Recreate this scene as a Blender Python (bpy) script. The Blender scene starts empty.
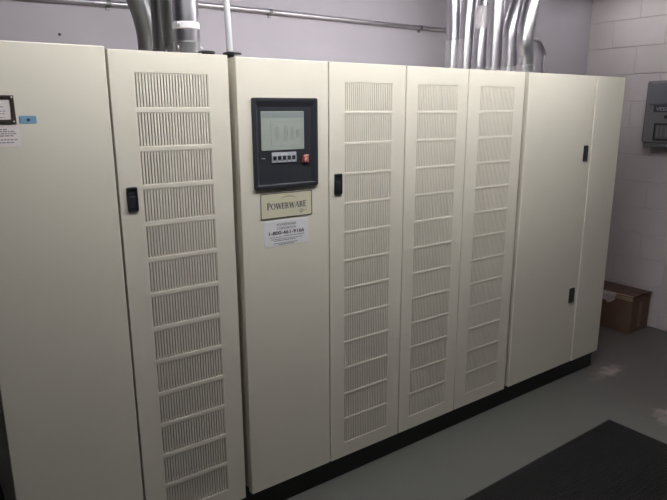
import bpy, bmesh, math, random
from mathutils import Vector, Matrix
random.seed(7)
S = bpy.context.scene
COL = S.collection
# ------------------------------------------------------------------ camera
F, PITCH, ROLL, YAW, CH, CD = 594.0, .2319, -.0032, .6282, 1.669, 1.9495
fw = Vector((math.sin(YAW)*math.cos(PITCH), math.cos(YAW)*math.cos(PITCH), -math.sin(PITCH)))
rt = Vector((math.cos(YAW), -math.sin(YAW), 0)); up = rt.cross(fw)
r2 = math.cos(ROLL)*rt + math.sin(ROLL)*up; u2 = -math.sin(ROLL)*rt + math.cos(ROLL)*up
cd = bpy.data.cameras.new('camera'); cam = bpy.data.objects.new('camera', cd); COL.objects.link(cam)
cam.matrix_world = Matrix(((r2.x, u2.x, -fw.x, 0), (r2.y, u2.y, -fw.y, -CD), (r2.z, u2.z, -fw.z, CH), (0, 0, 0, 1)))
cd.sensor_width = 36; cd.lens = F/667*36; cd.clip_start = .05
S.camera = cam
# ------------------------------------------------------------------ world, exposure
w = bpy.data.worlds.new('world'); S.world = w; w.use_nodes = True
w.node_tree.nodes['Background'].inputs[0].default_value = (.02, .02, .022, 1)
S.view_settings.view_transform = 'Standard'; S.view_settings.look = 'None'
S.view_settings.gamma = 1; S.view_settings.use_curve_mapping = False
S.view_settings.exposure = 0.0
S.cycles.use_denoising = True
S.cycles.max_bounces = 8
LAMP = [((1.76, -.56, 2.60), 2.95, 43.0, 0), ((4.2, .28, 2.60), .9, 7.0, 1)]   # ceiling fixtures: place, length, tube strength; second added to brighten the upper right wall

# ------------------------------------------------------------------ materials
def mat(name, col, rough=.5, metal=0.0, var=.0, scale=8, bump=0.0, bscale=200, emit=0, stretch=None, spec=None):
    m = bpy.data.materials.new(name); m.use_nodes = True
    nt = m.node_tree; b = nt.nodes['Principled BSDF']
    b.inputs['Base Color'].default_value = (*col, 1); b.inputs['Roughness'].default_value = rough; b.inputs['Metallic'].default_value = metal
    if spec is not None: b.inputs['Specular IOR Level'].default_value = spec
    tc = nt.nodes.new('ShaderNodeTexCoord'); mp = nt.nodes.new('ShaderNodeMapping')
    nt.links.new(tc.outputs['Object'], mp.inputs[0])
    if stretch: mp.inputs['Scale'].default_value = stretch
    if var:
        n = nt.nodes.new('ShaderNodeTexNoise'); n.inputs['Scale'].default_value = scale; n.inputs['Detail'].default_value = 5
        nt.links.new(mp.outputs[0], n.inputs['Vector'])
        r = nt.nodes.new('ShaderNodeValToRGB'); r.color_ramp.elements[0].position = .3; r.color_ramp.elements[1].position = .7
        r.color_ramp.elements[0].color = (*[c*(1-var) for c in col], 1); r.color_ramp.elements[1].color = (*[min(1, c*(1+var)) for c in col], 1)
        nt.links.new(n.outputs[0], r.inputs[0]); nt.links.new(r.outputs[0], b.inputs['Base Color'])
    if bump:
        n2 = nt.nodes.new('ShaderNodeTexNoise'); n2.inputs['Scale'].default_value = bscale; n2.inputs['Detail'].default_value = 4
        nt.links.new(mp.outputs[0], n2.inputs['Vector'])
        bp = nt.nodes.new('ShaderNodeBump'); bp.inputs['Strength'].default_value = bump; bp.inputs['Distance'].default_value = .002
        nt.links.new(n2.outputs[0], bp.inputs['Height']); nt.links.new(bp.outputs[0], b.inputs['Normal'])
    if emit:
        b.inputs['Emission Color'].default_value = (1, .985, 1, 1); b.inputs['Emission Strength'].default_value = emit
    return m

BEIGE = mat('beige enamel', (.70, .665, .565), .42, var=.015, scale=3, bump=.08, bscale=350)
GRILLE = mat('beige grille enamel', (.66, .625, .53), .5)
FILTER = mat('grey filter mesh', (.42, .41, .36), .9, bump=.3, bscale=400)
PADF = mat('pale filter pad', (.52, .50, .43), .9, bump=.2, bscale=400)
BLACK = mat('black paint', (.012, .012, .013), .45)
PLASTIC = mat('black moulded plastic', (.018, .02, .024), .32)
BEZEL = mat('slate black bezel', (.026, .028, .034), .34)
WALLP = mat('grey wall paint', (.45, .42, .46), .6, var=.03, scale=2.5, bump=.15, bscale=120)
BLOCKP = mat('painted concrete block', (.50, .455, .455), .65, var=.04, scale=5, bump=.5, bscale=90)
DARKW = mat('dark grey wall paint', (.03, .03, .03), .7, var=.03)
CEILP = mat('dull grey ceiling paint', (.12, .118, .13), .8, var=.02)
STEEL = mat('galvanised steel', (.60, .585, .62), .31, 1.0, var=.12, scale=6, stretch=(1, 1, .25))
STEELD = mat('shade darkened steel', (.25, .25, .25), .45, 1.0, var=.15, scale=6, stretch=(1, 1, .25))  # shade on the rear left pipes put into the colour; wall straps share it
EMT = mat('plain galvanised tube', (.72, .72, .73), .42, .65, var=.05, scale=15)
STEELB = mat('bright zinc fitting', (.76, .75, .77), .30, 1.0, var=.06, scale=20)
TAG = mat('pale tag', (.66, .63, .66), .6)
PAPER = mat('white paper', (.74, .74, .75), .6)
PAPERW = mat('aged paper', (.76, .70, .68), .6)
INK = mat('dark ink', (.03, .03, .045), .6)
NAVY = mat('navy ink', (.03, .035, .09), .5)
GREYINK = mat('grey ink', (.22, .22, .24), .6)
OLIVE = mat('olive ink', (.20, .19, .08), .5)
PLATE = mat('cream name plate', (.60, .575, .42), .4)
LCD = mat('grey green display', (.30, .335, .30), .25)
LCDD = mat('darker display bar', (.20, .23, .225), .3)
LCDL = mat('display line', (.235, .265, .235), .3)
KEYPLATE = mat('light grey key strip', (.36, .38, .41), .4)
RED = mat('red button', (.34, .075, .09), .35)
YEL = mat('pale yellow guard edge', (.45, .42, .2), .4)
WHITEP = mat('white print', (.6, .6, .6), .5)
GREYW = mat('grey print', (.30, .29, .30), .5)
BLUE = mat('blue sticker', (.17, .33, .47), .5)
BROWN = mat('dark frame', (.035, .022, .02), .4)
CARD = mat('brown cardboard', (.15, .082, .053), .85, var=.12, scale=9, bump=.2, bscale=60)
CARDIN = mat('cardboard flap', (.075, .042, .032), .85, var=.1, scale=9)
CARD2 = mat('aged tape', (.18, .105, .068), .5)
TAPE = mat('packing tape', (.33, .22, .15), .4)
CRUMP = mat('crumpled white paper', (.52, .46, .45), .8)
PANELG = mat('grey instrument housing', (.15, .146, .152), .5)
PANELD = mat('darker grey cover', (.125, .128, .145), .5)
WIN = mat('dim display window', (.10, .10, .105), .3)
LAMPW = mat('white lamp housing', (.8, .8, .78), .4)

def floor_mat():
    m = mat('grey painted floor', (.092, .094, .084), .42, bump=.12, bscale=40)
    nt = m.node_tree; b = nt.nodes['Principled BSDF']; L = nt.links
    geo = nt.nodes.new('ShaderNodeTexCoord')
    def noise(s, d=5):
        n = nt.nodes.new('ShaderNodeTexNoise'); n.inputs['Scale'].default_value = s; n.inputs['Detail'].default_value = d
        L.new(geo.outputs['Object'], n.inputs['Vector']); return n.outputs[0]
    def mth(op, a, bb, clamp=False):
        n = nt.nodes.new('ShaderNodeMath'); n.operation = op; n.use_clamp = clamp
        for i, v in enumerate((a, bb)):
            if isinstance(v, (int, float)): n.inputs[i].default_value = v
            else: L.new(v, n.inputs[i])
        return n.outputs[0]
    def mix(fac, a, col):
        n = nt.nodes.new('ShaderNodeMix'); n.data_type = 'RGBA'
        L.new(fac, n.inputs[0])
        if isinstance(a, tuple): n.inputs[6].default_value = (*a, 1)
        else: L.new(a, n.inputs[6])
        n.inputs[7].default_value = (*col, 1); return n.outputs[2]
    # browner, dimmer light toward the far corner, put into the floor colour
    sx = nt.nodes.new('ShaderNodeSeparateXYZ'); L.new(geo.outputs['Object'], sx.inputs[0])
    light_tint = mth('MULTIPLY', mth('SUBTRACT', mth('ADD', sx.outputs[0], mth('MULTIPLY', noise(3), .5)), 3.2), 1.8, True)
    c = mix(light_tint, (.092, .094, .084), (.086, .078, .072))
    n1 = noise(2.2); c2 = mix(mth('MULTIPLY', mth('SUBTRACT', n1, .52), 1.2, True), c, (.082, .082, .077))
    # pale dusty scuffs
    tot = None
    for (px, py, rx, ry, k) in ((3.57, -.10, .30, .10, 1.0), (3.32, -.62, .30, .16, 1.3), (4.12, -.22, .12, .05, .5), (3.95, .2, .2, .05, .2)):
        dx = mth('DIVIDE', mth('SUBTRACT', sx.outputs[0], px), rx); dy = mth('DIVIDE', mth('SUBTRACT', sx.outputs[1], py), ry)
        d = mth('SQRT', mth('ADD', mth('MULTIPLY', dx, dx), mth('MULTIPLY', dy, dy)), 0)
        a = mth('MULTIPLY', mth('SUBTRACT', mth('SUBTRACT', 1.45, d), mth('MULTIPLY', noise(14, 8), 1.7)), k, True)
        tot = a if tot is None else mth('MAXIMUM', tot, a)
    c3 = mix(tot, c2, (.33, .29, .27))
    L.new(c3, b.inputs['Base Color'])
    return m
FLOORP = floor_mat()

# ------------------------------------------------------------------ mesh helpers (all coordinates in world metres)
ORI = {}
def link(name, me, loc, parent):
    o = bpy.data.objects.new(name, me); COL.objects.link(o)
    loc = Vector(loc); ORI[o.name] = loc
    if parent is not None:
        o.parent = parent; o.location = loc - ORI[parent.name]
    else: o.location = loc
    return o
def obj(name, bm, m, parent=None, origin=None, smooth=False, bevel=0):
    if origin is None:
        vs = [v.co for v in bm.verts]
        lo = [min(v[i] for v in vs) for i in range(3)]; hi = [max(v[i] for v in vs) for i in range(3)]
        origin = Vector(((lo[0]+hi[0])/2, (lo[1]+hi[1])/2, lo[2]))
    origin = Vector(origin)
    bmesh.ops.translate(bm, verts=bm.verts, vec=-origin)
    bmesh.ops.recalc_face_normals(bm, faces=bm.faces)
    me = bpy.data.meshes.new(name); bm.to_mesh(me); bm.free()
    me.materials.append(m)
    if smooth:
        for p in me.polygons: p.use_smooth = True
        me.set_sharp_from_angle(angle=math.radians(40))
    o = link(name, me, origin, parent)
    if bevel:
        md = o.modifiers.new('bevel', 'BEVEL'); md.width = bevel; md.segments = 2; md.limit_method = 'ANGLE'; md.angle_limit = math.radians(50)
    return o
def empty(name, loc, label, cat, group=None):
    o = link(name, None, loc, None); o.empty_display_size = .05
    o['label'] = label; o['category'] = cat
    if group: o['group'] = group
    return o
def tag(o, label, cat, group=None):
    o['label'] = label; o['category'] = cat
    if group: o['group'] = group
    return o
def box(bm, x0, x1, y0, y1, z0, z1):
    v = [bm.verts.new((x, y, z)) for z in (z0, z1) for y in (y0, y1) for x in (x0, x1)]
    for f in ((0, 1, 3, 2), (4, 6, 7, 5), (0, 4, 5, 1), (2, 3, 7, 6), (0, 2, 6, 4), (1, 5, 7, 3)): bm.faces.new([v[i] for i in f])
    return bm
def B(*a): return box(bmesh.new(), *a)
def grid(bm, xs, zs, fill, y0, y1):
    """plate in the XZ plane, y0 front, y1 back, cells where fill(i,j) is true; holes get inner walls"""
    nx, nz = len(xs)-1, len(zs)-1
    V = {}
    def v(i, j, k):
        if (i, j, k) not in V: V[i, j, k] = bm.verts.new((xs[i], (y0, y1)[k], zs[j]))
        return V[i, j, k]
    ok = lambda i, j: 0 <= i < nx and 0 <= j < nz and fill(i, j)
    for i in range(nx):
        for j in range(nz):
            if not ok(i, j): continue
            bm.faces.new((v(i, j, 0), v(i+1, j, 0), v(i+1, j+1, 0), v(i, j+1, 0)))
            bm.faces.new((v(i, j, 1), v(i, j+1, 1), v(i+1, j+1, 1), v(i+1, j, 1)))
            if not ok(i-1, j): bm.faces.new((v(i, j, 0), v(i, j+1, 0), v(i, j+1, 1), v(i, j, 1)))
            if not ok(i+1, j): bm.faces.new((v(i+1, j, 0), v(i+1, j, 1), v(i+1, j+1, 1), v(i+1, j+1, 0)))
            if not ok(i, j-1): bm.faces.new((v(i, j, 0), v(i, j, 1), v(i+1, j, 1), v(i+1, j, 0)))
            if not ok(i, j+1): bm.faces.new((v(i, j+1, 0), v(i+1, j+1, 0), v(i+1, j+1, 1), v(i, j+1, 1)))
    return bm
def tube(bm, pts, r, n=20, caps=True):
    pts = [Vector(p) for p in pts]
    rs = r if isinstance(r, (list, tuple)) else [r]*len(pts)
    rings = []; ref = None
    for i, p in enumerate(pts):
        t = ((pts[min(i+1, len(pts)-1)]-pts[max(i-1, 0)])).normalized()
        if ref is None: ref = Vector((1, 0, 0)) if abs(t.x) < .9 else Vector((0, 0, 1))
        a = (ref - t*ref.dot(t)).normalized(); ref = a; b = t.cross(a)
        rings.append([bm.verts.new(p + (a*math.cos(2*math.pi*k/n) + b*math.sin(2*math.pi*k/n))*rs[i]) for k in range(n)])
    for q, s in zip(rings, rings[1:]):
        for k in range(n): bm.faces.new((q[k], q[(k+1) % n], s[(k+1) % n], s[k]))
    if caps: bm.faces.new(rings[0][::-1]); bm.faces.new(rings[-1])
    return bm
def sleeve(bm, c, r, z0, z1, n=24, lip=.003):
    """a collar around a vertical pipe with softened rims"""
    x, y = c[0], c[1]
    tube(bm, [(x, y, z0), (x, y, z0+lip), (x, y, z1-lip), (x, y, z1)], [r-lip, r, r, r-lip], n); return bm
def loops(bm, L, cap=True):
    """nested rounded rectangles (lists of points) stitched one to the next, last one filled"""
    R = [[bm.verts.new(p) for p in l] for l in L]
    for a, b in zip(R, R[1:]):
        for k in range(len(a)): bm.faces.new((a[k], a[(k+1) % len(a)], b[(k+1) % len(a)], b[k]))
    if cap: bm.faces.new(R[-1])
    return bm
def rr(x0, x1, z0, z1, y, r, n=4):
    out = []
    for cx, cz, a0 in ((x1-r, z1-r, 0), (x0+r, z1-r, 90), (x0+r, z0+r, 180), (x1-r, z0+r, 270)):
        for k in range(n+1):
            a = math.radians(a0+90*k/n); out.append((cx+r*math.cos(a), y, cz+r*math.sin(a)))
    return out
def plate(x0, x1, z0, z1, yf, yb, r=.002):
    return loops(bmesh.new(), [rr(x0, x1, z0, z1, yb, r), rr(x0, x1, z0, z1, yf+.0004, r), rr(x0+.0006, x1-.0006, z0+.0006, z1-.0006, yf, max(r-.0006, .0002))])
def text(name, s, h, x, z, y, m, parent, width=None, bold=0, face='y', align='CENTER'):
    cu = bpy.data.curves.new('txt', 'FONT'); cu.body = s; cu.size = 1; cu.align_x = align; cu.extrude = .0004/h; cu.offset = bold; cu.resolution_u = 3
    t = bpy.data.objects.new('txt', cu); COL.objects.link(t)
    bpy.context.view_layer.update()
    me = bpy.data.meshes.new_from_object(t.evaluated_get(bpy.context.evaluated_depsgraph_get()))
    bpy.data.objects.remove(t); bpy.data.curves.remove(cu)
    bm = bmesh.new(); bm.from_mesh(me); bpy.data.meshes.remove(me)
    xs = [v.co.x for v in bm.verts]; zs = [v.co.y for v in bm.verts]
    kz = h/(max(zs)-min(zs)); kx = kz if width is None else width/(max(xs)-min(xs)); zm = min(zs); xm = (min(xs)+max(xs))/2
    for v in bm.verts:
        a, b, d = (v.co.x-xm)*kx, (v.co.y-zm)*kz, v.co.z*h
        v.co = (x+a, y-d, z+b) if face == 'y' else (x-d, y-a, z+b)
    return obj(name, bm, m, parent)
def dashes(x0, x1, rows, th, y, face='y'):
    """rows of small printed words, too small to read"""
    bm = bmesh.new()
    for (z, a, b) in rows:
        x = x0+(x1-x0)*a; e = x0+(x1-x0)*b
        while x < e-.002:
            q = min(x+random.uniform(.004, .013), e)
            box(bm, x, q, y-.0003, y, z-th/2, z+th/2); x = q+.002
    return bm
# serif capitals drawn as polygons in a cell one unit tall
def serif(word, x0, z0, sizes, y, total):
    st, tn = .17, .07
    def q(*p): return list(p)
    def bar(x, a, b, wd): return [(x, a), (x+wd, a), (x+wd, b), (x, b)]
    def ser(x, wd, z): return [(x-.06, z), (x+wd+.06, z), (x+wd+.06, z+.06), (x-.06, z+.06)]
    def diag(xa, za, xb, zb, wd): return [(xa, za), (xa+wd, za), (xb+wd, zb), (xb, zb)]
    def arc(cx, cz, rx, rz, a0, a1, wa, n=10):
        out = []
        for k in range(n):
            t, u = [math.radians(a0+(a1-a0)*(k+d)/n) for d in (0, 1)]
            def pt(t, s):
                ww = .05+wa*abs(math.cos(t)); return (cx+(rx-s*ww)*math.cos(t), cz+(rz-s*ww)*math.sin(t))
            out.append([pt(t, 0), pt(u, 0), pt(u, 1), pt(t, 1)])
        return out
    G = {'P': (.66, [bar(.08, 0, 1, st), ser(.08, st, 0), ser(.08, st-.06, .94), bar(.2, .94, 1, .2)[0:4], bar(.2, .44, .5, .2)] + arc(.36, .72, .26, .28, -90, 90, .11)),
         'O': (.92, arc(.46, .5, .44, .5, 0, 360, .12, 22)),
         'W': (1.22, [diag(.04, 1, .32, 0, st), diag(.58, 1, .36, 0, tn), diag(.52, 1, .8, 0, st), diag(1.08, 1, .86, 0, tn), ser(.04, st, .94), ser(.52, st-.05, .94), ser(1.06, .1, .94)]),
         'E': (.66, [bar(.08, 0, 1, st), bar(.02, .93, 1, .56), bar(.02, 0, .07, .6), bar(.2, .47, .54, .26), bar(.53, .82, 1, .06), bar(.57, 0, .2, .06), bar(.43, .4, .61, .05)]),
         'R': (.78, [bar(.08, 0, 1, st), ser(.08, st, 0), ser(.08, st-.06, .94), bar(.2, .94, 1, .2), bar(.2, .46, .52, .2), diag(.3, .5, .58, 0, st)] + arc(.36, .73, .25, .27, -90, 90, .11)),
         'A': (.9, [diag(.4, 1, .04, 0, tn), diag(.4, 1, .66, 0, st), bar(.2, .3, .36, .42), ser(.03, .08, 0), ser(.66, st-.03, 0)])}
    adv = sum(G[c][0]*s for c, s in zip(word, sizes)); k = total/adv
    bm = bmesh.new(); x = x0
    H = k
    for c, s in zip(word, sizes):
        for poly in G[c][1]:
            f = [bm.verts.new((x+px*k*s, y, z0+pz*k*s)) for px, pz in poly]; bm.faces.new(f)
        x += G[c][0]*k*s
    g = bmesh.ops.extrude_face_region(bm, geom=list(bm.faces))
    bmesh.ops.translate(bm, verts=[e for e in g['geom'] if isinstance(e, bmesh.types.BMVert)], vec=(0, -.0004, 0))
    return bm

# ------------------------------------------------------------------ room shell
XL, XR, YB, YF, ZC = -1.6, 4.6, .90, -3.2, 2.60
def struct(name, bm, m, parent=None):
    o = obj(name, bm, m, parent)
    if parent is None: o['kind'] = 'structure'
    return o
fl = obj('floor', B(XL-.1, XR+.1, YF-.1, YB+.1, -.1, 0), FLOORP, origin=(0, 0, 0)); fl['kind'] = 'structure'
struct('ceiling', B(XL-.1, XR+.1, YF-.1, YB+.1, ZC, ZC+.1), CEILP)
wb = struct('wall_back', B(XL-.1, XR+.1, YB, YB+.1, 0, ZC), WALLP)
struct('wall_left', B(XL-.1, XL, YF, YB, 0, ZC), DARKW)
struct('wall_front', B(XL-.1, XR+.1, YF-.1, YF, 0, ZC), DARKW)
wr = struct('wall_right', B(XR+.005, XR+.1, YF, YB, 0, ZC), BLOCKP)
# painted concrete blocks of the right wall, running bond, 20 cm courses
def block_mesh(L, H=.1925):
    bm = B(-.0, .02, -L/2, L/2, 0, H)
    bmesh.ops.bevel(bm, geom=[e for e in bm.edges if all(abs(v.co.x) < 1e-6 for v in e.verts)], offset=.0022, segments=1, affect='EDGES')
    bmesh.ops.recalc_face_normals(bm, faces=bm.faces)
    me = bpy.data.meshes.new('block'); bm.to_mesh(me); bm.free(); me.materials.append(BLOCKP); return me
BM, BH, BB = block_mesh(.3988), block_mesh(.1988), block_mesh(.3988, .115)
BBH = block_mesh(.1988, .115)
rows = [0.0]+[.1225+.2*i for i in range(13)]
for k, z0 in enumerate(rows):
    y = YB; odd = k % 2
    while y-.2 > YF-.01:
        half = odd and y == YB
        L = .2 if (half or y-.4 < YF) else .4
        me = (BBH if L < .3 else BB) if k == 0 else (BH if L < .3 else BM)
        link('block', me, (XR, y-L/2, z0+.00375), wr)
        y -= L
obj('anchor_hole', tube(bmesh.new(), [(.63, YB, 1.985), (.63, YB-.003, 1.985)], .006, 10), BLACK, wb)

# ------------------------------------------------------------------ cabinets
ZT, ZB, ZTOP = 1.85, .1165, 1.850
def body(root, x0, x1, p0, p1):
    obj('housing', B(x0+.008, x1-.008, .034, .80, ZB, ZTOP-.003), BEIGE, root, bevel=.003)
    obj('top_cover', B(x0+.006, x1-.006, .030, .803, ZTOP-.003, ZTOP), BEIGE, root)
    obj('plinth', B(p0, p1, .03, .77, 0, ZB), BLACK, root)
GX, NS = .0101, 25                                  # 25 slots to a vent
VW = GX*(NS-1)+.0097
def grille_mesh(gw, vh, th):
    xs = [-VW/2]
    for i in range(NS):
        c = (i-(NS-1)/2)*GX; xs += [c-gw/2, c+gw/2]
    xs.append(VW/2)
    bm = grid(bmesh.new(), xs, [0, .002, vh-.002, vh], lambda i, j: not (j == 1 and i % 2 == 1), 0, th)
    bmesh.ops.recalc_face_normals(bm, faces=bm.faces)
    me = bpy.data.meshes.new('vent_grille'); bm.to_mesh(me); bm.free(); me.materials.append(GRILLE); return me
VENT = {'broad': (.1865, .12425, .1085, grille_mesh(.0034, .1085, .0065)), 'fine': (.1865, .1230, .1125, grille_mesh(.0030, .1125, .0025))}
def plain_door(root, x0, x1, y0=0.0, zt=ZT, name='plain_door'):
    return obj(name, B(x0, x1, y0, .030, ZB, zt), BEIGE, root, bevel=.003)
def vented_door(root, x0, x1, vx, zt=ZT, kind='fine'):
    zb, pitch, vh, gm = VENT[kind]
    rows = [zb+pitch*i for i in range(13)]
    xs = [x0, vx-VW/2, vx+VW/2, x1]; zs = [ZB]
    for z in rows: zs += [z, z+vh]
    zs.append(zt)
    d = obj('vented_door', grid(bmesh.new(), xs, zs, lambda i, j: not (i == 1 and j % 2 == 1), 0, .030), BEIGE, root, bevel=.0012)
    for z in rows: link('vent_grille', gm, (vx, .0012, z), d)
    if kind == 'broad': obj('filter_pad', B(vx-VW/2-.008, vx+VW/2+.008, .0302, .0335, rows[0]-.01, rows[-1]+vh+.01), FILTER, d)
    else:                                          # fine vents: a pale pad close behind each grille
        pad = None
        for z in rows:
            if pad is None: pad = obj('filter_pad', B(vx-VW/2+.001, vx+VW/2-.001, .0043, .008, z+.001, z+vh-.001), PADF, d)
            else: link('filter_pad', pad.data, (vx, .00615, z+.001), d)
    return d
def latch(door, x0, x1, z0, z1, y=0.0):
    bm = loops(bmesh.new(), [rr(x0, x1, z0, z1, y+.001, .006), rr(x0, x1, z0, z1, y-.004, .006), rr(x0+.002, x1-.002, z0+.002, z1-.002, y-.006, .005),
                             rr(x0+.006, x1-.006, z0+.006, z1-.006, y-.006, .003), rr(x0+.007, x1-.007, z0+.007, z1-.007, y-.002, .003)])
    xm = (x0+x1)/2; zm = z0+(z1-z0)*.62
    loops(bm, [rr(x0+.008, x1-.008, z0+.010, zm, y-.002, .003), rr(x0+.008, x1-.008, z0+.010, zm, y-.0045, .003), rr(x0+.010, x1-.010, z0+.012, zm-.002, y-.0055, .002)])
    return obj('latch_handle', bm, PLASTIC, door)

# left cabinet
left = empty('power_cabinet', (.56, .4, 0), 'beige steel cabinet at the left with a blank door and one slotted door', 'cabinet', 'beige power cabinets in a row')
body(left, .155, .967, .167, .981)
ld = plain_door(left, .155, .5555, zt=1.860)
lv = vented_door(left, .5625, .967, .7645, zt=1.853, kind='broad')
latch(lv, .585, .621, 1.345, 1.4255)
# notices on the blank door
fr = obj('notice_frame', grid(bmesh.new(), [.165, .175, .279, .290], [1.633, 1.6445, 1.7015, 1.712], lambda i, j: not (i == 1 and j == 1), -.004, 0), BROWN, left, bevel=.001)
fr['label'] = 'dark frame around a printed notice'
nt_ = obj('notice_sheet', B(.173, .282, -.0015, -.0002, 1.643, 1.703), PAPERW, fr)
obj('printed_lines', dashes(.182, .272, [(1.693, .1, .55), (1.687, 0, .8), (1.680, .2, .9), (1.673, 0, .5), (1.668, .1, .95), (1.661, 0, .9), (1.655, .1, .7), (1.650, 0, .9)], .0022, -.0015), GREYINK, fr)
for rx in (.170, .2845):
    for rz in (1.639, 1.7068): obj('rivet', tube(bmesh.new(), [(rx, -.004, rz), (rx, -.0052, rz)], .0025, 10), WHITEP, fr)
ns = obj('warning_sticker', plate(.165, .296, 1.569, 1.630, -.0006, 0), PAPERW, left); ns['label'] = 'white printed sticker below the framed notice'
obj('printed_lines', dashes(.170, .290, [(1.617, 0, .8), (1.611, .1, .95), (1.605, 0, .97), (1.599, .05, .9), (1.588, .1, .98), (1.580, .05, .9)], .003, -.0006), GREYINK, ns)
bs = obj('blue_sticker', plate(.297, .344, 1.632, 1.6545, -.0006, 0, .003), BLUE, left); bs['label'] = 'small blue sticker'
bmk = tube(bmesh.new(), [(.322, -.0006, 1.643), (.322, -.001, 1.643)], .0048, 12)
box(bmk, .299, .3005, -.001, -.0006, 1.636, 1.650)
obj('dark_mark', bmk, NAVY, bs)

# middle cabinet
mid = empty('power_cabinet', (1.806, .4, 0), 'wide beige steel cabinet in the middle with black control screen and three slotted doors', 'cabinet', 'beige power cabinets in a row')
body(mid, .997, 2.615, .983, 2.632)
md = plain_door(mid, .997, 1.3925)
mv1 = vented_door(mid, 1.3975, 1.801, 1.5985)
mv2 = vented_door(mid, 1.8065, 2.1945, 2.0)
mv3 = vented_door(mid, 2.1995, 2.615, 2.409)
latch(mv1, 1.421, 1.460, 1.330, 1.416)
# control panel
X0, X1, Z0, Z1 = 1.0525, 1.3370, 1.3800, 1.7125
cp = obj('control_panel', loops(bmesh.new(), [rr(X0, X1, Z0, Z1, 0, .006), rr(X0, X1, Z0, Z1, -.008, .006), rr(X0+.002, X1-.002, Z0+.002, Z1-.002, -.010, .005),
        rr(X0+.012, X1-.012, Z0+.012, Z1-.012, -.010, .004), rr(X0+.022, X1-.030, Z0+.016, Z1-.032, -.0035, .003)]), BEZEL, mid)
cp['label'] = 'black framed control panel with display and keys'
scr = obj('display_screen', plate(1.0875, 1.2745, 1.522, 1.664, -.0052, -.003, .003), LCD, cp); scr['label'] = 'grey green liquid crystal display'
obj('screen_header', B(1.090, 1.272, -.0056, -.005, 1.640, 1.661), LCDD, cp)
bml = grid(bmesh.new(), [1.128, 1.1305, 1.2645, 1.267], [1.537, 1.5395, 1.6265, 1.629], lambda i, j: not (i == 1 and j == 1), -.0056, -.005)
for z in (1.534, 1.562, 1.590, 1.618): box(bml, 1.093, 1.122, -.0056, -.005, z, z+.0018)
for x, q in ((1.150, .05), (1.185, .06), (1.215, .05), (1.240, .03)): box(bml, x, x+.014, -.0056, -.005, 1.583-q/2, 1.583+q/2)
box(bml, 1.140, 1.256, -.0056, -.005, 1.582, 1.584)
obj('screen_diagram', bml, LCDL, cp)
obj('screen_mark', B(1.099, 1.106, -.0056, -.005, 1.580, 1.5825), LCDD, cp); obj('screen_mark', B(1.200, 1.2025, -.0056, -.005, 1.572, 1.594), LCDD, cp)
ks = obj('key_strip', plate(1.1295, 1.2370, 1.4755, 1.5135, -.0065, -.003, .002), KEYPLATE, cp)
for i in range(5):
    cx = 1.1410+.0211*i
    obj('key', loops(bmesh.new(), [rr(cx-.0065, cx+.0065, 1.486, 1.5005, -.006, .001), rr(cx-.0065, cx+.0065, 1.486, 1.5005, -.009, .001), rr(cx-.0055, cx+.0055, 1.487, 1.4995, -.0095, .001)]), PLASTIC, cp)
for i in range(5): cx = 1.1410+.0211*i; obj('key_legend', B(cx-.0045, cx+.0045, -.0069, -.006, 1.4785, 1.4820), WHITEP, cp)
obj('strip_legend', B(1.168, 1.198, -.0069, -.006, 1.5045, 1.5085), WHITEP, cp)
rb = obj('emergency_button', loops(bmesh.new(), [rr(1.266, 1.291, 1.469, 1.499, -.003, .003), rr(1.266, 1.291, 1.469, 1.499, -.010, .003), rr(1.270, 1.287, 1.473, 1.495, -.013, .003)]), RED, cp)
rb['label'] = 'red guarded button'
bmk = bmesh.new(); box(bmk, 1.283, 1.292, -.0125, -.003, 1.4975, 1.5005); box(bmk, 1.272, 1.278, -.0136, -.0126, 1.479, 1.486); box(bmk, 1.276, 1.283, -.0136, -.0126, 1.486, 1.490)
obj('button_marking', bmk, YEL, cp)
obj('printed_sign', tube(bmesh.new(), [(1.087, -.0038, 1.4925), (1.0895, -.0038, 1.4950), (1.0925, -.0038, 1.4950), (1.0960, -.0038, 1.4920), (1.0990, -.0038, 1.4925), (1.1015, -.0038, 1.4950)], .0011, 6), WHITEP, cp)
# name plate
npl = obj('name_plate', plate(1.077, 1.310, 1.263, 1.3615, -.0012, 0, .005), PLATE, mid); npl['label'] = 'cream name plate reading POWERWARE'
obj('border', loops(bmesh.new(), [rr(1.0770, 1.3100, 1.2630, 1.3615, -.0013, .005), rr(1.0770, 1.3100, 1.2630, 1.3615, -.0021, .005), rr(1.0797, 1.3073, 1.2657, 1.3588, -.0021, .004), rr(1.0797, 1.3073, 1.2657, 1.3588, -.0013, .004)], cap=False), INK, npl)
obj('lettering', serif('POWERWARE', 1.1045, 1.2985, [1.16, 1, 1, 1, 1, 1, 1, 1, 1.08], -.0013, .179), NAVY, npl)
bma = bmesh.new(); N = 14
for k in range(N):
    def ap(t): return 1.162+.076*t, 1.3355+.0085*(1-(2*t-1)**2)
    (xa, za), (xb, zb) = ap(k/N), ap((k+1)/N); tka, tkb = [.0006+.0022*math.sin(math.pi*t) for t in (k/N, (k+1)/N)]
    f = [bma.verts.new(p) for p in ((xa, -.0016, za), (xb, -.0016, zb), (xb, -.0016, zb+tkb), (xa, -.0016, za+tka))]; bma.faces.new(f)
obj('swoosh', bma, OLIVE, npl)
bme = bmesh.new()
C0 = (1.2585, 1.2835)
loops(bme, [[(C0[0]+r*math.cos(2*math.pi*k/14), -.0017, C0[1]+r*math.sin(2*math.pi*k/14)) for k in range(14)] for r in (.0062, .0040)], cap=False)
box(bme, C0[0]-.0009, C0[0]+.0009, -.0017, -.0012, C0[1]-.012, C0[1]-.006)
for k in range(8):
    a = math.pi/4*k; x, z = C0[0]+.0074*math.cos(a), C0[1]+.0074*math.sin(a); box(bme, x-.001, x+.001, -.0017, -.0012, z-.001, z+.001)
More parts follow.
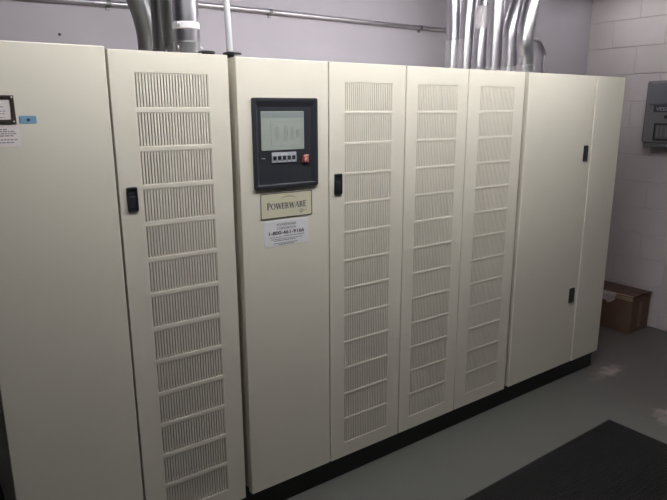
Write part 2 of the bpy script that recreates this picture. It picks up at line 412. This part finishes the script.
for x in (1.268, 1.2735, 1.279): box(bme, x, x+.004, -.0017, -.0012, 1.2835, 1.2858)
obj('emblem', bme, GREYINK, npl)
# service sticker
sv = obj('service_sticker', plate(1.0885, 1.2905, 1.154, 1.2545, -.0006, 0, .002), PAPER, mid); sv['label'] = 'white service sticker with telephone number'
text('lettering', 'POWERWARE', .0105, 1.190, 1.2315, -.0007, GREYINK, sv, width=.088, bold=.01)
text('lettering', 'CORPORATION', .0090, 1.190, 1.2180, -.0007, GREYINK, sv, width=.086, bold=.01)
text('lettering', '1-800-461-9166', .0150, 1.1905, 1.1975, -.0007, INK, sv, width=.160, bold=.02)
obj('printed_lines', dashes(1.096, 1.284, [(1.1905, .42, .95), (1.1885, .08, .40), (1.1805, .13, .88), (1.1745, .2, .72), (1.1640, .18, .78), (1.1585, .3, .68)], .0032, -.0006), GREYINK, sv)

# right cabinet
right = empty('power_cabinet', (3.108, .4, 0), 'plain beige steel cabinet at the right end with two small black latches', 'cabinet', 'beige power cabinets in a row')
body(right, 2.651, 3.565, 2.634, 3.559)
rd = plain_door(right, 2.651, 3.268)
rn = plain_door(right, 3.2705, 3.565, -.004, name='narrow_panel')
latch(rd, 3.196, 3.236, 1.374, 1.4645)
latch(rd, 3.182, 3.234, .518, .609)

# ------------------------------------------------------------------ conduits
def smooth(pts, n=5):
    P = [Vector(p) for p in pts]; out = []
    Q = [P[0]*2-P[1]] + P + [P[-1]*2-P[-2]]
    for i in range(1, len(Q)-2):
        a, b, c, d = Q[i-1:i+3]
        for k in range(n):
            t = k/n; out.append(.5*((2*b)+(-a+c)*t+(2*a-5*b+4*c-d)*t*t+(-a+3*b-3*c+d)*t**3))
    out.append(P[-1]); return out
def conduit(x, y, r, path, label, group, m, fit, collar=None, screws=True, ring=.045):
    t = empty('metal_conduit', (x, y, ZTOP), label, 'conduit', group)
    pts = [(x, y, ZTOP)] + [(x+dx, y+dy, z) for dx, dy, z in path]
    obj('pipe', tube(bmesh.new(), smooth(pts), r, 28), m, t, smooth=True)
    obj('connector', sleeve(sleeve(bmesh.new(), (x, y), r+.0035, ZTOP, ZTOP+ring), (x, y), r+.005, ZTOP, ZTOP+.014), fit, t, smooth=True)
    if screws:
        for a in (-155, -30):
            a = math.radians(a); d = Vector((math.cos(a), math.sin(a), 0)); c = Vector((x, y, ZTOP+ring*.62))
            obj('screw', tube(bmesh.new(), [c+d*(r+.004), c+d*(r+.008)], .005, 8), STEELB, t)
    if collar:
        obj('coupling', sleeve(bmesh.new(), (x, y), r+.003, ZTOP+ring, collar), fit, t, smooth=True)
    return t
GL, GR = 'thick steel conduits on the left cabinet', 'steel conduits rising between the middle and right cabinets'
RL = .044
d0 = conduit(.878, .13, RL, [(0, 0, 2.0), (0, 0, 2.4), (0, 0, ZC)], 'frontmost thick steel conduit of the left group, ringed by a pale strap', GL, STEEL, STEELB, ring=.052)
sb = sleeve(bmesh.new(), (.878, .13), RL+.003, 1.942, 1.966)
box(sb, .878-.047, .878-.034, .13-.035, .13-.02, 1.945, 1.963)
obj('strap', sb, TAG, d0, smooth=True)
obj('strap_screw', tube(bmesh.new(), [(.838, .098, 1.954), (.834, .085, 1.954)], .005, 8), STEELB, d0)
conduit(.878, .238, RL, [(0, 0, 2.0), (0, 0, 2.4), (0, 0, ZC)], 'straight shaded steel conduit right behind the strapped conduit of the left group', GL, STEELD, STEELD)
conduit(.880, .346, RL, [(0, 0, 2.0), (0, 0, 2.4), (0, 0, ZC)], 'third shaded straight steel conduit from the front in the left group', GL, STEELD, STEELD)
conduit(.880, .520, RL, [(0, 0, 1.95), (-.012, -.005, 2.02), (-.045, -.01, 2.12), (-.09, -.01, 2.24), (-.11, -.01, 2.4), (-.11, -.01, ZC)], 'shaded steel conduit at the back of the left group that bends to the left', GL, STEELD, STEELD)
XC = 2.735; RR = .0435
def rp(i): return .105+.101*i
conduit(XC, rp(5), RR, [(0, 0, 2.1), (-.01, 0, 2.25), (-.03, 0, 2.5), (-.03, 0, ZC)], 'leftmost steel conduit of the right group, straight with a bright sleeve', GR, STEEL, STEELB, collar=2.065)
conduit(XC, rp(4), RR, [(0, 0, 2.1), (.01, 0, 2.3), (.01, 0, 2.5), (.01, 0, ZC)], 'second steel conduit from the left in the right group, with bright sleeve', GR, STEEL, STEELB, collar=2.06)
c3 = conduit(XC, rp(3), RR, [(.0, 0, 1.95), (.012, 0, 2.12), (.03, 0, 2.3), (.035, 0, 2.45), (.035, 0, ZC)], 'leaning steel conduit of the right group wrapped in a pale tag', GR, STEEL, STEELB)
bt = bmesh.new()                                   # tag wrapped round the front half of the leaning pipe
pa, pb = Vector((XC+.0105, rp(3), 2.105)), Vector((XC+.0225, rp(3), 2.225))
ra = [[p+Vector((math.cos(a), math.sin(a), 0))*(RR+dr) for a in [math.radians(-200+125*k/12) for k in range(13)]] for p in (pa, pb) for dr in (.0016, .0032)]
vv = [[bt.verts.new(p) for p in r] for r in ra]
for A_, B_ in ((0, 2), (1, 3), (0, 1), (2, 3)):
    for k in range(12): bt.faces.new((vv[A_][k], vv[A_][k+1], vv[B_][k+1], vv[B_][k]))
for k in (0, 12): bt.faces.new((vv[0][k], vv[1][k], vv[3][k], vv[2][k]))
obj('paper_tag', bt, TAG, c3)
ang = math.radians(-120); dd = Vector((math.cos(ang), math.sin(ang), 0)); pc = Vector((XC+.026, rp(3), 2.245))
obj('clamp_bolt', tube(bmesh.new(), [pc+dd*(RR-.004), pc+dd*(RR+.012), pc+dd*(RR+.014)], [.009, .009, .005], 8), STEELB, c3)
conduit(XC+.005, rp(2), RR, [(0, 0, 2.1), (-.005, 0, 2.3), (-.005, 0, 2.5), (-.005, 0, ZC)], 'straight steel conduit of the right group beside the tagged one', GR, STEEL, STEELB)
conduit(XC+.01, rp(1), RR, [(0, 0, 2.0), (.0, 0, 2.07), (.018, 0, 2.15), (.055, 0, 2.25), (.085, 0, 2.38), (.09, 0, ZC)], 'steel conduit second from the right in the right group, bending right at the top', GR, STEEL, STEELB)
conduit(XC+.01, rp(0), RR, [(0, 0, 1.94), (-.010, 0, 2.0), (-.006, 0, 2.08), (.012, 0, 2.17), (.035, 0, 2.28), (.045, 0, ZC)], 'rightmost and nearest steel conduit of the right group, with an offset bend', GR, STEEL, STEELB)
# thin riser at the front corner of the middle cabinet
t = empty('thin_conduit', (1.027, .10, ZTOP), 'thin bright steel conduit standing alone on the left corner of the middle cabinet', 'conduit')
obj('pipe', tube(bmesh.new(), smooth([(1.027, .10, ZTOP), (1.025, .10, 1.95), (1.020, .10, 2.1), (1.02, .10, 2.4), (1.02, .10, ZC)]), .0115, 16), EMT, t, smooth=True)
obj('flange', sleeve(sleeve(bmesh.new(), (1.036, .10), .034, ZTOP+.015, ZTOP+.021, lip=.001), (1.027, .10), .015, ZTOP, ZTOP+.025), BLACK, t)
pl = empty('mounting_plate', (.945, .10, ZTOP), 'flat round black plate at the right corner of the left cabinet top', 'plate')
obj('plate', loops(bmesh.new(), [[(.932+.034*math.cos(2*math.pi*k/20)*q, .10+.034*math.sin(2*math.pi*k/20)*q, z) for k in range(20)] for q, z in ((1, ZTOP+.014), (1, ZTOP+.020), (.92, ZTOP+.022))]), BLACK, pl)
obj('stub', tube(bmesh.new(), [(.932, .1, ZTOP), (.932, .1, ZTOP+.015)], .014, 12), BLACK, pl)
# conduit along the back wall with an elbow at its right end
yw = YB-.016
wc = empty('wall_conduit', (1.5, YB, 2.16), 'long thin steel conduit strapped along the back wall, elbowed down at its right end', 'conduit')
xe, re = 4.01, .115
pts = [(XL, yw, 2.098), (.3, yw, 2.115), (.9, yw, 2.127), (1.0, yw, 2.133), (1.2, yw, 2.158), (1.3, yw, 2.162), (2.4, yw, 2.161), (xe-re, yw, 2.163)]
pts += [(xe-re+re*math.sin(math.radians(a)), yw, 2.163-re+re*math.cos(math.radians(a))) for a in range(10, 91, 10)] + [(xe, yw, 1.6), (xe, yw, 1.2)]
obj('pipe', tube(bmesh.new(), pts, .0115, 14), STEEL, wc, smooth=True)
for xs_, zs_ in ((.84, 2.126), (1.66, 2.162), (2.73, 2.162)):
    bmq = tube(bmesh.new(), [(xs_-.009, yw, zs_), (xs_+.009, yw, zs_)], .0138, 12)
    box(bmq, xs_-.009, xs_+.009, YB-.004, YB, zs_-.028, zs_+.012)
    tube(bmq, [(xs_, YB-.004, zs_-.021), (xs_, YB-.009, zs_-.021)], .004, 8)
    obj('strap', bmq, STEELD, wc)

# ------------------------------------------------------------------ instrument on the right wall
ip = empty('smoke_detector_panel', (4.6, .08, 1.40), 'grey smoke detector unit with black VESDA label mounted on the right wall', 'panel')
PX = 4.47
obj('housing', B(PX, XR, -.14, .325, 1.425, 1.865), PANELG, ip, bevel=.012)
obj('upper_cover', B(PX-.012, PX+.004, -.125, .292, 1.700, 1.850), PANELD, ip, bevel=.005)
obj('lower_lip', B(PX+.012, XR, -.13, .315, 1.398, 1.427), PANELD, ip, bevel=.004)
pb_ = obj('name_strip', B(PX-.004, PX+.002, -.08, .258, 1.645, 1.690), INK, ip, bevel=.001)
lt = text('lettering', 'VESD', .026, PX-.0042, 1.6545, .195, GREYW, pb_, width=.092, bold=.02, face='x')
lt2 = text('lettering', 'A', .026, PX-.0042, 1.6545, .128, GREYW, pb_, width=.026, bold=.02, face='x')
obj('red_mark', B(PX-.0046, PX-.0036, .118, .150, 1.6465, 1.6530), RED, pb_)
wd = obj('display_window', grid(bmesh.new(), [0, .012, .14, .15], [1.445, 1.458, 1.555, 1.567], lambda i, j: not (i == 1 and j == 1), 0, .008), BLACK, ip)
wd.rotation_euler = (0, 0, -math.pi/2); wd.location = Vector((PX-.002, .165, 1.445))-ORI[ip.name]
obj('bar_display', B(PX-.002, PX+.001, .098, .232, 1.452, 1.562), WIN, ip)
bmb = bmesh.new()
for y in (.215, .185, .155, .125): box(bmb, PX-.0035, PX-.002, y-.004, y+.004, 1.470, 1.545)
obj('bar_segment', bmb, PANELG, ip)
obj('indicator', B(PX-.006, PX+.001, .150, .175, 1.600, 1.622), BLACK, ip)

# ------------------------------------------------------------------ cardboard box
bx = empty('cardboard_box', (4.44, .38, 0), 'brown taped cardboard box on the floor against the right wall', 'box')
bx0, bx1, by0, by1, bz = 4.312, 4.578, .168, .62, .285
obj('carton', B(bx0, bx1, by0, by1, 0, bz), CARD, bx, bevel=.004)
def flap(c0, c1, d):                               # top flaps, slightly sprung
    bm = bmesh.new(); th = Vector((0, 0, .004)); a, b = Vector(c0), Vector(c1); d = Vector(d)
    lo = [bm.verts.new(p) for p in (a, b, b+d, a+d)]; hi = [bm.verts.new(p+th) for p in (a, b, b+d, a+d)]
    bm.faces.new(lo[::-1]); bm.faces.new(hi)
    for k in range(4): bm.faces.new((lo[k], lo[(k+1) % 4], hi[(k+1) % 4], hi[k]))
    return bm
obj('top_flap', flap((bx0, by0-.004, bz+.001), (bx0, by1, bz+.001), (.131, 0, .010)), CARDIN, bx)
obj('top_flap', flap((bx1+.006, by0-.012, bz+.001), (bx1+.006, by1, bz+.001), (-.136, 0, .012)), CARDIN, bx)
bmt = B(bx0-.0012, bx0+.0, by0, by0+.24, bz-.028, bz+.001); box(bmt, bx0-.001, bx0+.025, by0, by0+.24, bz+.0055, bz+.0065)
obj('tape_strip', bmt, TAPE, bx)
obj('front_tape', B(bx0+.10, bx0+.155, by0-.0012, by0, .03, bz-.05), CARD2, bx)['label'] = 'faded tape on front face'
# crumpled paper hanging over the edge
bmp = bmesh.new(); n = 7; G_ = {}
for i in range(n):
    for j in range(n):
        u, v_ = i/(n-1), j/(n-1)
        yy = .30+.11*u; drop = .085*v_*(1-.45*abs(2*u-1))
        G_[i, j] = bmp.verts.new((bx0-.004-.012*random.random()*(v_ > .05), yy+random.uniform(-.006, .006), bz+.006-drop+random.uniform(-.004, .004)))
for i in range(n-1):
    for j in range(n-1): bmp.faces.new((G_[i, j], G_[i+1, j], G_[i+1, j+1], G_[i, j+1]))
pp = obj('crumpled_paper', bmp, CRUMP, bx); pp['label'] = 'torn white paper over the box edge'
md_ = pp.modifiers.new('thick', 'SOLIDIFY'); md_.thickness = .002

# ------------------------------------------------------------------ rubber mat
MATM = mat('black rubber', (.0068, .0068, .0066), .75, bump=.5, bscale=160, spec=.25)
mr = empty('floor_mat', (2.0, -1.0, 0), 'black ribbed rubber mat lying on the grey floor before the cabinets', 'mat')
mx0, mx1, my0, my1 = .75, 2.972, -1.55, -.437
obj('base', loops(bmesh.new(), [[(mx0, my0, 0), (mx1, my0, 0), (mx1, my1, 0), (mx0, my1, 0)], [(mx0, my0, .004), (mx1, my0, .004), (mx1, my1, .004), (mx0, my1, .004)], [(mx0+.012, my0+.012, .009), (mx1-.012, my0+.012, .009), (mx1-.012, my1-.012, .009), (mx0+.012, my1-.012, .009)]]), MATM, mr)
bmr = bmesh.new()
yy = my0+.03
while yy < my1-.03:
    v = [bmr.verts.new(p) for p in ((mx0+.02, yy, .009), (mx1-.02, yy, .009), (mx1-.02, yy+.003, .0115), (mx0+.02, yy+.003, .0115), (mx1-.02, yy+.006, .009), (mx0+.02, yy+.006, .009))]
    bmr.faces.new((v[0], v[1], v[2], v[3])); bmr.faces.new((v[3], v[2], v[4], v[5])); yy += .012
rib = obj('rib', bmr, MATM, mr); rib['kind'] = 'stuff'

# ------------------------------------------------------------------ ceiling lamps
for k, ((lx, ly, lz), L, st, turn) in enumerate(LAMP):
    t = empty('ceiling_light', (lx, ly, lz), ['long white twin tube ceiling lamp above the middle cabinet', 'short white twin tube lamp added to brighten the upper right wall'][k], 'lamp')
    def LB(a0, a1, b0, b1, z0, z1):                # box along the lamp's own axis
        return B(lx+a0, lx+a1, ly+b0, ly+b1, lz+z0, lz+z1) if not turn else B(lx+b0, lx+b1, ly+a0, ly+a1, lz+z0, lz+z1)
    obj('housing', LB(-L/2-.03, L/2+.03, -.09, .09, -.06, 0), LAMPW, t, bevel=.006)
    TM = mat('lamp tube', (.9, .9, .9), .4, emit=st)
    for q in (-.055, .055):
        e = [(lx-L/2, ly+q, lz-.095), (lx+L/2, ly+q, lz-.095)] if not turn else [(lx+q, ly-L/2, lz-.095), (lx+q, ly+L/2, lz-.095)]
        obj('tube', tube(bmesh.new(), e, .019, 12), TM, t)
    for q in (-1, 1):
        obj('socket', LB(q*(L/2+.008)-.008, q*(L/2+.008)+.008, -.075, .075, -.115, -.06), LAMPW, t)
